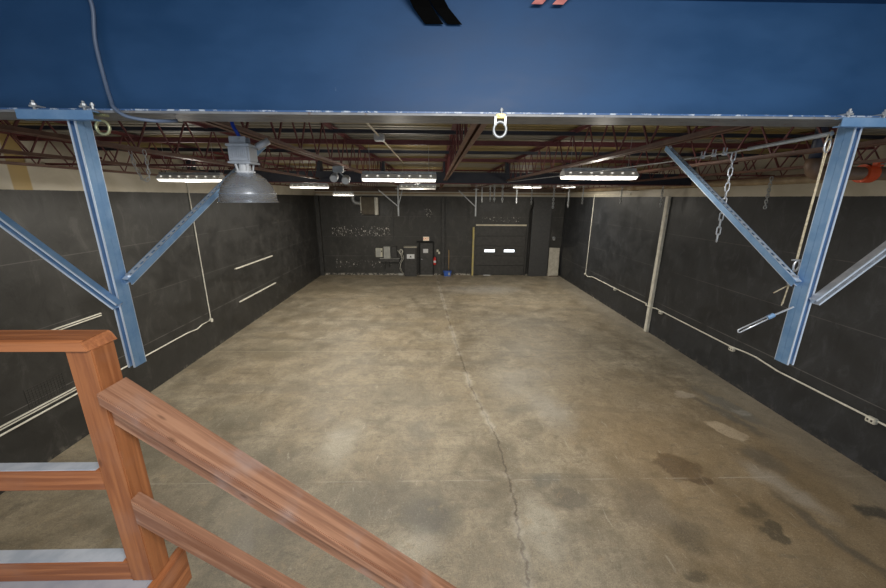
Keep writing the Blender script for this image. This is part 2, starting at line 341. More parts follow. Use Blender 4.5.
def B(): return bmesh.new()
def box(bm, a, b, bev=0.0):
    a = Vector(a); b = Vector(b)
    lo = Vector([min(a[i], b[i]) for i in range(3)]); hi = Vector([max(a[i], b[i]) for i in range(3)])
    r = bmesh.ops.create_cube(bm, size=1.0)
    for v in r['verts']: v.co = Vector([lo[i] + (v.co[i]+0.5)*(hi[i]-lo[i]) for i in range(3)])
    if bev:
        es = list({e for v in r['verts'] for e in v.link_edges})
        bmesh.ops.bevel(bm, geom=es, offset=bev, segments=2, affect='EDGES')
    return bm
def frame(p0, p1, upv=(0, 0, 1)):
    z = (Vector(p1)-Vector(p0)).normalized(); u = Vector(upv)
    x = u.cross(z)
    if x.length < 1e-4: x = Vector((1, 0, 0)).cross(z)
    x.normalize(); y = z.cross(x); return x, y, z      # y ~ upv
def bar(bm, p0, p1, w_, h_, upv=(0, 0, 1), ox=0.0, oy=0.0, bev=0.0):
    """box from p0 to p1, w_ across, h_ towards upv, shifted by ox, oy in its own frame"""
    x, y, z = frame(p0, p1, upv); p0 = Vector(p0); p1 = Vector(p1); L = (p1-p0).length
    r = bmesh.ops.create_cube(bm, size=1.0)
    vs = r['verts']
    for v in vs:
        c = v.co.copy(); v.co = p0 + x*(c.x*w_+ox) + y*(c.y*h_+oy) + z*((c.z+0.5)*L)
    if bev:
        es = list({e for v in vs for e in v.link_edges})
        bmesh.ops.bevel(bm, geom=es, offset=bev, segments=2, affect='EDGES')
    return bm
def tube(bm, pts, r, seg=8, closed=False):
    pts = [Vector(p) for p in pts]; k = len(pts); rings = []
    for i, p in enumerate(pts):
        if closed: t = pts[(i+1) % k]-pts[i-1]
        else: t = pts[min(i+1, k-1)]-pts[max(i-1, 0)]
        t.normalize()
        if i == 0:
            u = t.orthogonal().normalized()
        else:
            u = (u - t*u.dot(t)).normalized()
        vv = t.cross(u)
        rings.append([bm.verts.new(p + (u*math.cos(2*PI*j/seg) + vv*math.sin(2*PI*j/seg))*r) for j in range(seg)])
    for i in range(k if closed else k-1):
        a, b = rings[i], rings[(i+1) % k]
        off = 0
        if closed and i == k-1:
            off = min(range(seg), key=lambda o: (a[0].co-b[o].co).length)
        for j in range(seg):
            bm.faces.new((a[j], a[(j+1) % seg], b[(j+1+off) % seg], b[(j+off) % seg]))
    if not closed:
        bm.faces.new(rings[0][::-1]); bm.faces.new(rings[-1])
    return bm
def lathe(bm, prof, c, seg=32, cap=False):
    """prof: list of (r, z) round vertical axis through c"""
    rings = [[bm.verts.new((c[0]+r*math.cos(2*PI*j/seg), c[1]+r*math.sin(2*PI*j/seg), c[2]+z)) for j in range(seg)] for r, z in prof]
    for a, b in zip(rings, rings[1:]):
        for j in range(seg): bm.faces.new((a[j], a[(j+1) % seg], b[(j+1) % seg], b[j]))
    if cap: bm.faces.new(rings[0][::-1]); bm.faces.new(rings[-1])
    bmesh.ops.recalc_face_normals(bm, faces=bm.faces)
    return bm
def prism(bm, poly, axis, a, b):
    """extrude a 2-D polygon along an axis (0: poly=(y,z), 1: (x,z), 2: (x,y))"""
    def P(u, v, t): return ((t, u, v), (u, t, v), (u, v, t))[axis]
    r0 = [bm.verts.new(P(u, v, a)) for u, v in poly]; r1 = [bm.verts.new(P(u, v, b)) for u, v in poly]
    k = len(poly)
    for i in range(k): bm.faces.new((r0[i], r0[(i+1) % k], r1[(i+1) % k], r1[i]))
    bm.faces.new(r0[::-1]); bm.faces.new(r1); bmesh.ops.recalc_face_normals(bm, faces=bm.faces); return bm
def spline(pts, k=8):
    P = [Vector(p) for p in pts]; P = [2*P[0]-P[1]] + P + [2*P[-1]-P[-2]]; out = []
    for i in range(1, len(P)-2):
        for j in range(k):
            t = j/k; a, b, c, d = P[i-1:i+3]
            out.append(0.5*((2*b)+(-a+c)*t+(2*a-5*b+4*c-d)*t*t+(-a+3*b-3*c+d)*t**3))
    out.append(P[-2]); return out

# ------------------------------------------------------------------ the setting
XL, XR, YB, ZC, YF = -7.19, 7.98, 22.3, 5.82, -3.0
struct('floor', box(B(), (XL-0.3, YF, -0.2), (XR+0.3, YB+0.3, 0)), m_floor, 'stained bare concrete slab floor of the empty hall', 'floor')
struct('wall_left', box(B(), (XL-0.3, YF, 0), (XL, YB, ZC+0.1)), m_wl, 'long left wall, black to about head of the hall, cream above', 'wall')
struct('wall_right', box(B(), (XR, YF, 0), (XR+0.3, YB, ZC+0.1)), m_wr, 'long right wall, black below and cream above', 'wall')
struct('wall_back', box(B(), (XL-0.3, YB, 0), (XR+0.3, YB+0.3, ZC+0.1)), m_wb, 'black end wall with paint flecks, far from the viewer', 'wall')
# corrugated deck: ribs run across the hall
bm = B(); y = YF; prof = []
while y < YB+0.02:
    prof += [(y, ZC), (y+0.09, ZC), (y+0.11, ZC+0.04), (y+0.17, ZC+0.04)]; y += 0.19
prof = [(min(a, YB+0.2), b) for a, b in prof]
lo = [bm.verts.new((XL-0.3, a, b)) for a, b in prof]; hi = [bm.verts.new((XR+0.3, a, b)) for a, b in prof]
lo2 = [bm.verts.new((XL-0.3, a, ZC+0.12)) for a in (prof[-1][0], prof[0][0])]; hi2 = [bm.verts.new((XR+0.3, a, ZC+0.12)) for a in (prof[-1][0], prof[0][0])]
for i in range(len(prof)-1): bm.faces.new((lo[i], hi[i], hi[i+1], lo[i+1]))
bm.faces.new((lo2[0], hi2[0], hi2[1], lo2[1]))
struct('ceiling', bm, m_deck, 'corrugated metal roof deck above the joists', 'ceiling')
# black uprights and pier of the back wall
def trim(i, a, b, m, label): struct('trim_%d' % i, box(B(), a, b), m, label, 'trim')
trim(1, (0.42, YB-0.10, 0), (0.58, YB, 4.88), m_blk, 'black upright pilaster beside the fire extinguisher')
trim(2, (0.66, YB-0.06, 0), (0.72, YB, 4.88), m_blk, 'thin black upright next to the broom')
bm = box(B(), (5.95, YB-0.28, 0), (7.12, YB, 4.86)); struct('trim_3', bm, m_brick, 'black brick pier right of the garage door', 'pier')
trim(4, (XL, YB-0.25, 0), (XL+0.22, YB, 4.86), m_blk, 'black corner post where left and back walls meet')
trim(5, (-2.62, YB-0.05, 1.9), (-2.56, YB, 4.88), m_blk, 'thin black upright above the electrical boxes')
trim(6, (XL, YB-0.10, 5.13), (XR, YB, 5.42), m_header, 'brown header beam along top of the back wall')
trim(7, (XL, YB-0.06, 4.98), (XR, YB, 5.06), m_tanpipe, 'narrow tan strip above the black back wall')
# pedestrian door
bm = B()
d = struct('door_1', box(B(), (-0.92, YB-0.05, 0.02), (-0.14, YB-0.005, 2.05)), m_blk, 'black pedestrian door under the exit sign', 'door')
bm = B(); box(bm, (-1.0, YB-0.07, 0), (-0.92, YB, 2.1)); box(bm, (-0.14, YB-0.07, 0), (-0.06, YB, 2.1)); box(bm, (-1.14, YB-0.12, 2.08), (-0.08, YB, 2.17))
tobj('door_frame', bm, m_pit, d)
bm = B(); box(bm, (-0.88, YB-0.09, 1.0), (-0.84, YB-0.05, 1.06)); tube(bm, [(-0.86, YB-0.05, 1.03), (-0.86, YB-0.11, 1.03), (-0.76, YB-0.11, 1.03)], 0.012)
tobj('door_handle', bm, m_zincd, d)
bm = B(); box(bm, (-1.0, YB-0.2, 0.0), (-0.1, YB, 0.018)); tobj('door_sill', bm, m_ply, d)
# garage door
gd = struct('door_2', B(), m_blk, 'black sectional garage door with two small lit panes', 'door')
for k in range(5):
    z0 = 0.03 + k*0.62
    bm = box(B(), (2.56, YB-0.07, z0), (5.68, YB-0.01, z0+0.605), 0.008)
    if k == 2:
        bm.free(); bm = B()
        zz0, zz1 = z0, z0+0.605
        pa, pb = 1.50, 1.66
        box(bm, (2.56, YB-0.07, zz0), (5.68, YB-0.01, pa)); box(bm, (2.56, YB-0.07, pb), (5.68, YB-0.01, zz1))
        for xa, xb in ((2.56, 3.12), (3.78, 4.36), (5.02, 5.68)): box(bm, (xa, YB-0.07, pa), (xb, YB-0.01, pb))
    tobj('door_panel', bm, m_blk, gd)
for xa, xb in ((3.12, 3.78), (4.36, 5.02)): tobj('window_pane', box(B(), (xa, YB-0.04, 1.50), (xb, YB-0.015, 1.66)), m_sky, gd)
bm = B(); box(bm, (2.46, YB-0.12, 0), (2.55, YB, 3.2)); box(bm, (5.69, YB-0.12, 0), (5.78, YB, 3.2)); tobj('door_track', bm, m_blk, gd)
tobj('lintel_strip', box(B(), (2.54, YB-0.13, 3.13), (5.68, YB, 3.22)), m_cream, gd)
tobj('bottom_seal', box(B(), (3.1, YB-0.09, 0.0), (3.55, YB-0.01, 0.03)), m_paper, gd)

# ------------------------------------------------------------------ roof steel
JX = [-7.03, -5.19, -3.36, -1.53, 0.30, 2.13, 3.96, 5.79, 7.62]
ZB, ZT = 5.28, 5.80
def joist(x, y0, y1, label, group, pitch=0.61):
    t = thing('roof_joist', label, 'joist', (x, y0, ZT-0.5), group)
    for nm, za, m in (('bottom_chord', ZB, m_redb), ('top_chord', ZT-0.045, m_red)):
        bm = B(); s = 1 if nm == 'bottom_chord' else -1
        zf = za if s > 0 else za+0.04
        for q in (-1, 1):
            box(bm, (x+q*0.008, y0, zf), (x+q*0.055, y1, zf+0.005)); box(bm, (x+q*0.008, y0, za), (x+q*0.013, y1, za+0.045))
        tobj(nm, bm, m, t)
    pts = []; y = y0+0.08; up_ = True
    while y < y1-0.05:
        pts.append((x, y, ZT-0.03 if up_ else ZB+0.02)); y += pitch/2; up_ = not up_
    bm = B()
    for a, b in zip(pts, pts[1:]): bar(bm, a, b, 0.014, 0.018, (0, 1, 0))
    tobj('web', bm, m_red, t)
    return t
lab = ['dark red roof joist hugging the left wall', 'dark red roof joist between left wall and looped chain', 'dark red roof joist with a chain looped over it',
       'dark red roof joist carrying the high-bay lamp and left brace', 'dark red roof joist over the middle of the floor, seen nearly end-on',
       'dark red roof joist where the right slotted brace is bolted', 'dark red roof joist just right of the right brace end',
       'dark red roof joist above the orange pipe coupling', 'dark red roof joist hugging the right wall']
for x, l in zip(JX, lab): joist(x, 2.15, 10.85, l, 'near roof joists')
for x in JX: joist(x, 11.15, 22.15, 'dark red roof joist beyond the cross girder', 'far roof joists', 0.61)
g = thing('cross_girder', 'dark girder crossing the hall under the joist ends', 'girder', (0.3, 11, 5.19))
tobj('bottom_flange', box(B(), (XL, 10.90, 5.19), (XR, 11.10, 5.21)), m_red, g)
tobj('web', box(B(), (XL, 10.99, 5.21), (XR, 11.01, 5.50)), m_navy, g)
tobj('top_flange', box(B(), (XL, 10.90, 5.50), (XR, 11.10, 5.52)), m_navy, g)
for x in JX: tobj('joist_seat', box(B(), (x-0.06, 10.88, 5.52), (x+0.06, 11.12, ZC)), m_navy, g)
def bridging(y, z, xa, xb, m, label, s=0.035):  # bridging angles, and the dark lines built as thin bars
    bm = B(); box(bm, (xa, y, z), (xb, y+0.005, z+s)); box(bm, (xa, y, z), (xb, y+s, z+0.005))
    tag(tobj('bridging_or_dark_line', bm, m, None), label, 'brace', 'bridging angles and dark lines under the deck')
bridging(6.75, 5.70, XL, XR, m_red, 'dark red bridging angle, nearest red bar crossing the ceiling', 0.075)
bridging(9.75, 5.70, XL, XR, m_red, 'dark red bridging angle, second red bar crossing the ceiling', 0.075)
bridging(13.2, 5.70, XL, XR, m_red, 'dark red bridging angle behind the cross girder', 0.05)
bridging(5.75, 5.72, XL, XR, m_navy, 'dark line across the ceiling just behind the blue beam', 0.05)  # dark lines across the deck, built as thin bars
bridging(8.05, 5.70, XL, XR, m_navy, 'dark line across the ceiling between the two red bars', 0.06)
bridging(5.9, ZB+0.05, XL, -5.1, m_red, 'short red tie from left wall to first joist')
bridging(7.1, ZB+0.05, XL, -3.3, m_red, 'red tie from left wall to chain joist')
bridging(8.6, ZB+0.05, 5.7, XR, m_red, 'red tie from right wall to a joist')

# ------------------------------------------------------------------ wall pipe, sprinkler riser
t = thing('wall_pipe', 'long tan pipe along top of the right wall with a tee and riser', 'pipe', (7.78, 14.3, 5.2))
tobj('pipe_run', tube(B(), [(7.78, 7.2, 5.22), (7.78, 21.9, 5.22)], 0.085, 14), m_tanpipe, t, True)
bm = tube(B(), [(7.78, 14.05, 5.22), (7.78, 14.6, 5.22)], 0.115, 14); tube(bm, [(7.78, 14.33, 5.22), (7.78, 14.33, 5.5)], 0.105, 14); tobj('tee_fitting', bm, m_tanpipe, t, True)
tobj('riser', tube(B(), [(7.78, 14.33, 5.5), (7.78, 14.33, ZC)], 0.08, 12), m_blpipe, t, True)
t = thing('sprinkler_pipe', 'brown sprinkler pipe with elbow, dark riser and orange coupling', 'pipe', (5.0, 4.9, 5.15))
el = [(5.14 - 0.11*math.sin(a), 4.9, 5.26 - 0.11*math.cos(a)) for a in [PI/2*i/8 for i in range(9)]]
tobj('elbow', tube(B(), [(5.24, 4.9, 5.15)] + el + [(5.03, 4.9, 5.33)], 0.088, 16), m_rust, t, True)
tobj('riser', tube(B(), [(5.03, 4.9, 5.31), (5.03, 4.9, ZC)], 0.064, 16), m_blpipe, t, True)
tobj('pipe_run', tube(B(), [(5.22, 4.9, 5.15), (XR, 4.9, 5.15)], 0.085, 16), m_rust, t, True)
cp = tobj('coupling', tube(B(), [(5.72, 4.9, 5.15), (5.86, 4.9, 5.15)], 0.118, 16), m_orange, t)
tobj('coupling_lug', box(B(), (5.745, 4.76, 5.235), (5.835, 4.82, 5.285)), m_orange, cp); tobj('coupling_bolt', tube(B(), [(5.79, 4.72, 5.26), (5.79, 5.0, 5.26)], 0.012), m_zincd, cp)

# ------------------------------------------------------------------ fluorescent fixtures
m_dimlens = mat('dim_lens', (0.7, 0.7, 0.66), 0.4, 0, (1.0, 0.94, 0.8), 0.25)
def fixture(x, y, z, L, label, hang=True, lens=None):
    t = thing('fluorescent_fixture', label, 'light', (x, y, z), 'fluorescent ceiling fixtures')
    h = L/2
    bm = B()
    prof = [(-0.16, 0.0), (-0.155, 0.0), (-0.075, 0.075), (0.075, 0.075), (0.155, 0.0), (0.16, 0.0), (0.08, 0.085), (-0.08, 0.085)]
    prism(bm, [(y+a, z+b) for a, b in prof], 0, x-h, x+h)
    tobj('reflector', bm, m_refl, t)
    bm = B(); box(bm, (x-h, y-0.06, z+0.085), (x+h, y+0.06, z+0.135), 0.006); tobj('ballast_housing', bm, m_zincd, t)
    for q in (-1, 1):
        bm = B(); prism(bm, [(y-0.16, z), (y+0.16, z), (y+0.08, z+0.085), (y-0.08, z+0.085)], 0, x+q*h, x+q*(h+0.006)); tobj('end_plate', bm, m_white, t)
    bm = prism(B(), [(y-0.15, z-0.002), (y+0.15, z-0.002), (y+0.10, z-0.046), (y-0.10, z-0.046)], 0, x-h+0.01, x+h-0.01)
    tobj('lens', bm, lens or m_tube, t)
    for k in range(7):
        xx = x-h+L*(k+0.5)/7; tobj('uplight_slot', box(B(), (xx-0.016, y-0.127, z+0.052), (xx+0.016, y-0.117, z+0.060)), m_slot, t)
    if hang:
        for q in (-1, 1): tobj('hanger_wire', tube(B(), [(x+q*h*0.8, y, z+0.13), (x+q*h*0.8, y, ZC)], 0.004, 5), m_zincd, t)
fixture(-4.95, 7.7, 5.12, 1.22, 'lit fluorescent fixture left of the hanging high-bay lamp')
fixture(-0.67, 7.05, 5.13, 1.38, 'lit fluorescent fixture, large one near the middle of the ceiling')
fixture(2.76, 6.25, 5.16, 1.22, 'lit fluorescent fixture with slotted hood, right of the middle')
fixture(-4.3, 12.8, 5.12, 1.25, 'small far lit fixture just right of the high-bay reflector')
fixture(4.1, 16.4, 5.28, 1.22, 'far lit fixture above the hanging chains by the garage door')
fixture(-0.58, 12.4, 5.10, 1.22, 'dim far fixture behind the large middle fixture', lens=m_dimlens)
fixture(-4.2, 17.0, 4.89, 0.9, 'tiny farthest lit fixture near the back left corner')
fixture(6.25, 17.5, 5.34, 0.8, 'small far lit fixture below the slotted hood fixture')

# ------------------------------------------------------------------ high-bay lamp
LX, LY, LZ = -1.352, 2.70, 4.757
t = thing('high_bay_lamp', 'hanging high-bay lamp with spun aluminium bell reflector', 'lamp', (LX, LY, LZ))
R_ = 0.192
prof = [(R_+0.007, 0.0), (R_+0.005, 0.005), (R_, 0.005), (R_-0.010, 0.062), (R_-0.025, 0.107), (R_-0.062, 0.160), (0.09, 0.193), (0.062, 0.205), (0.058, 0.205), (0.082, 0.189), (R_-0.07, 0.156), (R_-0.033, 0.103), (R_-0.017, 0.058), (R_-0.007, 0.0), (R_+0.007, 0.0)]
rf = tobj('reflector', lathe(B(), prof, (LX, LY, LZ), 48), m_alu, t, True)
bm = lathe(B(), [(R_-0.006, 0.059), (R_-0.002, 0.064), (R_-0.010, 0.067)], (LX, LY, LZ), 48); tobj('bead', bm, m_alu, rf, True)
tobj('bulb', lathe(B(), [(0.001, 0.025), (0.033, 0.04), (0.045, 0.08), (0.033, 0.14), (0.02, 0.2)], (LX, LY, LZ), 16), m_glass, t, True)
bm = lathe(B(), [(0.062, 0.201), (0.064, 0.215), (0.041, 0.218), (0.037, 0.262), (0.049, 0.272)], (LX, LY, LZ), 24); tobj('collar', bm, m_white, t)
for k in range(4):
    a = PI/4+k*PI/2; bm = B(); bar(bm, (LX+0.049*math.cos(a), LY+0.049*math.sin(a), LZ+0.212), (LX+0.062*math.cos(a), LY+0.062*math.sin(a), LZ+0.275), 0.018, 0.010); tobj('collar_strut', bm, m_white, t)
Z0 = LZ+0.27
bl = tobj('ballast_box', box(B(), (LX-0.072, LY-0.066, Z0), (LX+0.072, LY+0.066, Z0+0.11), 0.01), m_ball, t)
for k in range(9): tobj('cooling_fin', box(B(), (LX-0.056+k*0.014-0.0035, LY-0.071, Z0+0.028), (LX-0.056+k*0.014+0.0035, LY-0.065, Z0+0.098)), m_ball, bl)
tobj('lid', box(B(), (LX-0.080, LY-0.073, Z0+0.103), (LX+0.080, LY+0.073, Z0+0.12), 0.004), m_ball, bl)
tobj('base_flange', box(B(), (LX-0.080, LY-0.073, Z0-0.008), (LX+0.080, LY+0.073, Z0+0.004), 0.004), m_ball, bl)
Z1 = Z0+0.12
for q in (-1, 1): tobj('hanger_bracket', box(B(), (LX-0.07, LY+q*0.03-0.004, Z1), (LX+0.045, LY+q*0.03+0.004, Z1+0.05), 0.003), m_ball, t)
tobj('hanger_pin', tube(B(), [(LX, LY-0.042, Z1+0.034), (LX, LY+0.042, Z1+0.034)], 0.008), m_zinc, t)
tobj('blue_strap', tube(B(), spline([(LX+0.004, LY, Z1+0.026), (LX-0.02, LY-0.008, Z1+0.08), (LX-0.045, LY, Z1+0.13), (LX-0.055, LY+0.02, Z1+0.20)]), 0.012, 8), m_bluestrap, t, True)
tobj('mounting_arm', box(B(), (-1.60, LY, Z1+0.18), (LX+0.1, LY+0.03, Z1+0.21)), m_pit, t)
tobj('mounting_rod', box(B(), (-1.60, LY, Z1+0.19), (-1.57, LY+0.03, ZC)), m_pit, t)
tobj('power_plug', tube(B(), [(LX+0.076, LY+0.05, Z0+0.11), (LX+0.15, LY+0.09, Z0+0.16)], 0.024, 12), m_ball, t, True)

# ------------------------------------------------------------------ emergency spot and sensor under the ceiling
t = thing('twin_spotlight', 'small twin-headed spotlight hanging under joist beyond the lamp', 'spotlight', (-1.5, 5.94, 5.1))
tobj('body', box(B(), (-1.60, 5.88, 5.17), (-1.44, 5.98, 5.265), 0.01), m_zincd, t)
for xx, zz in ((-1.58, 5.09), (-1.40, 5.06)):
    h = tobj('lamp_head', tube(B(), [(xx, 5.84, zz-0.02), (xx, 5.93, zz+0.02)], 0.06, 14), m_zinc, t)
    tobj('lens', tube(B(), [(xx, 5.833, zz-0.023), (xx, 5.842, zz-0.019)], 0.05, 14), m_glass, h)
    tobj('swivel', tube(B(), [(xx, 5.92, zz+0.02), ((xx-1.52)/2, 5.92, 5.19)] if False else [(xx, 5.92, zz+0.02), (-1.52, 5.92, 5.19)], 0.012, 6), m_zinc, t)
t = thing('ceiling_conduit', 'thin pale conduit with junction box under the deck', 'conduit', (-0.8, 5.5, 5.6))
tobj('conduit', tube(B(), [(-0.78, 4.0, 5.62), (-0.78, 9.5, 5.62)], 0.012, 6), m_cream, t)
tobj('junction_box', box(B(), (-0.85, 5.33, 5.56), (-0.71, 5.47, 5.65), 0.01), m_zinc, t)

# ------------------------------------------------------------------ big blue beam
t = thing('steel_beam', 'large blue steel I-beam crossing overhead in the foreground', 'beam', (0, 2.03, 5.2))
tobj('web', box(B(), (XL, 2.02, 5.21), (XR, 2.04, 5.74)), m_beam, t)
tobj('bottom_flange', box(B(), (XL, 1.933, 5.20), (XR, 2.125, 5.214)), m_flange, t)
tobj('flange_edge', box(B(), (XL, 1.930, 5.2105), (XR, 1.9445, 5.2175)), m_chip, t)
tobj('top_flange', box(B(), (XL, 1.933, 5.74), (XR, 2.125, 5.758)), m_beam, t)
t.location.z -= 0.008; t.rotation_euler.y = -0.003     # the beam sags a little to the left

# ------------------------------------------------------------------ slotted strut channel
def strut(bm, p0, p1, upv, size=0.041, slots=True, lips=True, th=0.004):
    """U channel from p0 to p1; its solid back looks along upv, its open lipped side away from it"""
    s = size
    bar(bm, p0, p1, th, s, upv, ox=-s/2+th/2); bar(bm, p0, p1, th, s, upv, ox=s/2-th/2)
    if slots == 'face': return bm
    if slots:
        bar(bm, p0, p1, 0.008, th, upv, ox=-s/2+th+0.004, oy=s/2-th/2-0.0003); bar(bm, p0, p1, 0.008, th, upv, ox=s/2-th-0.004, oy=s/2-th/2-0.0003)
        P0 = Vector(p0); d = Vector(p1)-P0; L = d.length; d.normalize(); k = 0.0
        while k < L: bar(bm, P0+d*k, P0+d*min(k+0.024, L), 0.0169, th, upv, oy=s/2-th/2-0.0003); k += 0.0508
    else: bar(bm, p0, p1, s-2*th, th, upv, oy=s/2-th/2)
    return bm
def slotted_face(p0, p1, upv, s=0.041, th=0.004):
    bm = B(); bar(bm, p0, p1, 0.008, th, upv, ox=-s/2+th+0.004, oy=s/2-th/2-0.0003); bar(bm, p0, p1, 0.008, th, upv, ox=s/2-th-0.004, oy=s/2-th/2-0.0003)
    P0 = Vector(p0); d = Vector(p1)-P0; L = d.length; d.normalize(); k = 0.0
    while k < L: bar(bm, P0+d*k, P0+d*min(k+0.022, L), 0.0169, th, upv, oy=s/2-th/2-0.0003); k += 0.0508
    return bm
def strut_lips(p0, p1, upv, size=0.041):
    bm = B(); s = size
    for q in (-1, 1): bar(bm, p0, p1, 0.0095, 0.004, upv, ox=q*(s/2-0.0047), oy=-s/2+0.001)
    return bm
def post(x0, x1, label, px0, px1, dz):
    xc = (x0+x1)/2
    t = thing('strut_post', label, 'post', (xc, 1.976, 3.84), 'hanging strut posts under the blue beam')
    z0, z1 = 3.825, 5.198+dz
    for yc, uy in ((1.9546, 1), (1.9974, -1)):
        bm = B(); strut(bm, (xc, yc, z0), (xc, yc, z1), (0, uy, 0), slots=False); ch = tobj('channel', bm, m_strut, t)
        tobj('channel_lip', strut_lips((xc, yc, z0), (xc, yc, z1), (0, uy, 0)), m_lip, ch)
    bm = B(); strut(bm, (px0, 1.9085, 5.181+dz), (px1, 1.9085, 5.181+dz), (0, -1, 0), slots=False); tobj('mounting_channel', bm, m_strut, t)
    for bx in (px0+0.06, px1-0.06):
        bm = B(); box(bm, (bx-0.018, 1.915, 5.219+dz), (bx+0.018, 1.96, 5.227+dz)); tube(bm, [(bx, 1.922, 5.19+dz), (bx, 1.922, 5.248+dz)], 0.006, 8); tube(bm, [(bx, 1.922, 5.227+dz), (bx, 1.922, 5.236+dz)], 0.012, 6)
        tobj('clamp_bolt', bm, m_zincd, t)
    return t
pl_ = post(-1.798, -1.757, 'blue strut post hanging from beam at left, above the wooden railing', -1.985, -1.63, -0.013)
pr_ = post(2.155, 2.196, 'blue strut post hanging from beam at right, beside the cable', 2.03, 2.335, -0.003)
def brace(p0, p1, upv, label, m, lips):
    t = thing('strut_brace', label, 'brace', p0, 'slotted strut braces of the hanging posts')
    bm = B(); strut(bm, p0, p1, upv, slots='face'); ch = tobj('channel', bm, m, t)
    tobj('slotted_face', slotted_face(p0, p1, upv), m_face, ch)
    tobj('channel_lip', strut_lips(p0, p1, upv), m_lip, ch)
    for P, s in ((p0, 1), (p1, -1)):
        d = (Vector(p1)-Vector(p0)).normalized(); c_ = Vector(P)+d*(s*0.03); x, y, z = frame(p0, p1, upv)
        bm = B(); tube(bm, [c_+y*0.02, c_+y*0.032], 0.012, 6); tobj('bolt', bm, m_zinc, t)
brace((-1.734, 1.985, 4.33), (-1.53, 3.42, 5.235), (0, -0.5, 0.86), 'blue slotted brace rising from left post to the roof joist behind the lamp', m_strut, True)
brace((2.128, 1.985, 4.325), (2.115, 3.42, 5.25), (0, -0.5, 0.86), 'blue slotted brace rising from right post to a roof joist', m_strut, True)
brace((-1.748, 1.909, 4.21), (-2.74, 1.909, 5.17), (0, 1, 0), 'blue strut brace going up from left post out of frame', m_strut, True)
brace((2.18, 1.909, 4.235), (3.14, 1.909, 5.17), (0, 1, 0), 'silver strut brace going up from right post out of frame', m_zinc, True)

# ring hangers under the beam
def ring(x, y, z, r, label, m, ms, squash=1.15):
    t = thing('ring_hanger', label, 'hook', (x, y, z), 'ring hangers under the blue beam')
    tobj('ring', tube(B(), [(x+r*math.cos(a), y, z+r*squash*math.sin(a)) for a in [2*PI*i/24 for i in range(24)]], 0.007, 8, True), m, t, True)
    if squash > 1.05:
      for q in (-1, 1): tobj('shackle_leg', box(B(), (x+q*0.0245-0.0055, y-0.006, z+r*0.6), (x+q*0.0245+0.0055, y+0.006, 5.19)), m, t)
    bm = B(); box(bm, (x-0.022, y-0.012, z+r+0.02), (x+0.024, y+0.03, 5.2), 0.004); tube(bm, [(x-0.008, y-0.02, z+r+0.032), (x-0.008, y+0.02, z+r+0.032)], 0.006, 6); cl = tobj('beam_clamp', bm, ms, t)
    bm = B(); tube(bm, [(x+0.005, 1.922, 5.2), (x+0.005, 1.922, 5.228)], 0.006, 6); tube(bm, [(x+0.005, 1.922, 5.214), (x+0.005, 1.922, 5.222)], 0.01, 6); tobj('bolt', bm, m_zincd, cl)
ring(0.324, 1.92, 5.130, 0.031, 'silver ring hanger under middle of the blue beam', m_zincd, m_brass)
ring(-1.655, 1.96, 5.125, 0.032, 'greenish brass ring hanger beside left post', m_oldbrass, m_oldbrass, 1.0)

# cable draped over the beam at left, strips at the top
cab = spline([(-1.60, 1.93, 5.775), (-1.59, 1.92, 5.745), (-1.60, 1.985, 5.66), (-1.625, 1.99, 5.51), (-1.612, 1.98, 5.34), (-1.575, 1.945, 5.245), (-1.545, 1.918, 5.205), (-1.49, 1.92, 5.168), (-1.40, 1.97, 5.160), (-1.35, 2.06, 5.178)], 8)
tag(tobj('hanging_cable', tube(B(), cab, 0.0085, 8), m_cable, None, True), 'blue-grey cable curving down the face of the beam at left', 'cable')
def ribbon(pts, wid, th=0.002):
    bm = B(); prev = None
    for p in pts:
        p = Vector(p); r = [bm.verts.new(p+Vector((a*wid/2, b*th, 0))) for a, b in ((-1, -1), (1, -1), (1, 1), (-1, 1))]
        if prev:
            for j in range(4): bm.faces.new((prev[j], prev[(j+1) % 4], r[(j+1) % 4], r[j]))
        else: bm.faces.new(r[::-1])
        prev = r
    bm.faces.new(prev); return bm
t = thing('black_strip', 'pair of black strips at top of the blue beam', 'strap', (0.0, 1.98, 5.74))  # two flat black strips down from the top flange
tobj('strip_tail', ribbon([(-0.12, 1.925, 5.758), (-0.105, 1.925, 5.735), (-0.06, 1.98, 5.67), (-0.005, 2.0, 5.61)], 0.09), m_blackstrip, t)
tobj('strip_tail', ribbon([(-0.045, 1.924, 5.758), (-0.03, 1.924, 5.735), (0.03, 1.985, 5.67), (0.095, 2.0, 5.61)], 0.07), m_blackstrip, t)
t = thing('pink_tape', 'pink flagging tape with two short tails at top of the blue beam', 'tape', (0.52, 1.95, 5.74))
for xx in (0.50, 0.60):
    tobj('tape_tail', ribbon([(xx+0.045, 1.926, 5.758), (xx+0.04, 1.926, 5.74), (xx+0.015, 1.96, 5.72), (xx-0.015, 1.985, 5.693)], 0.052), m_pink, t)

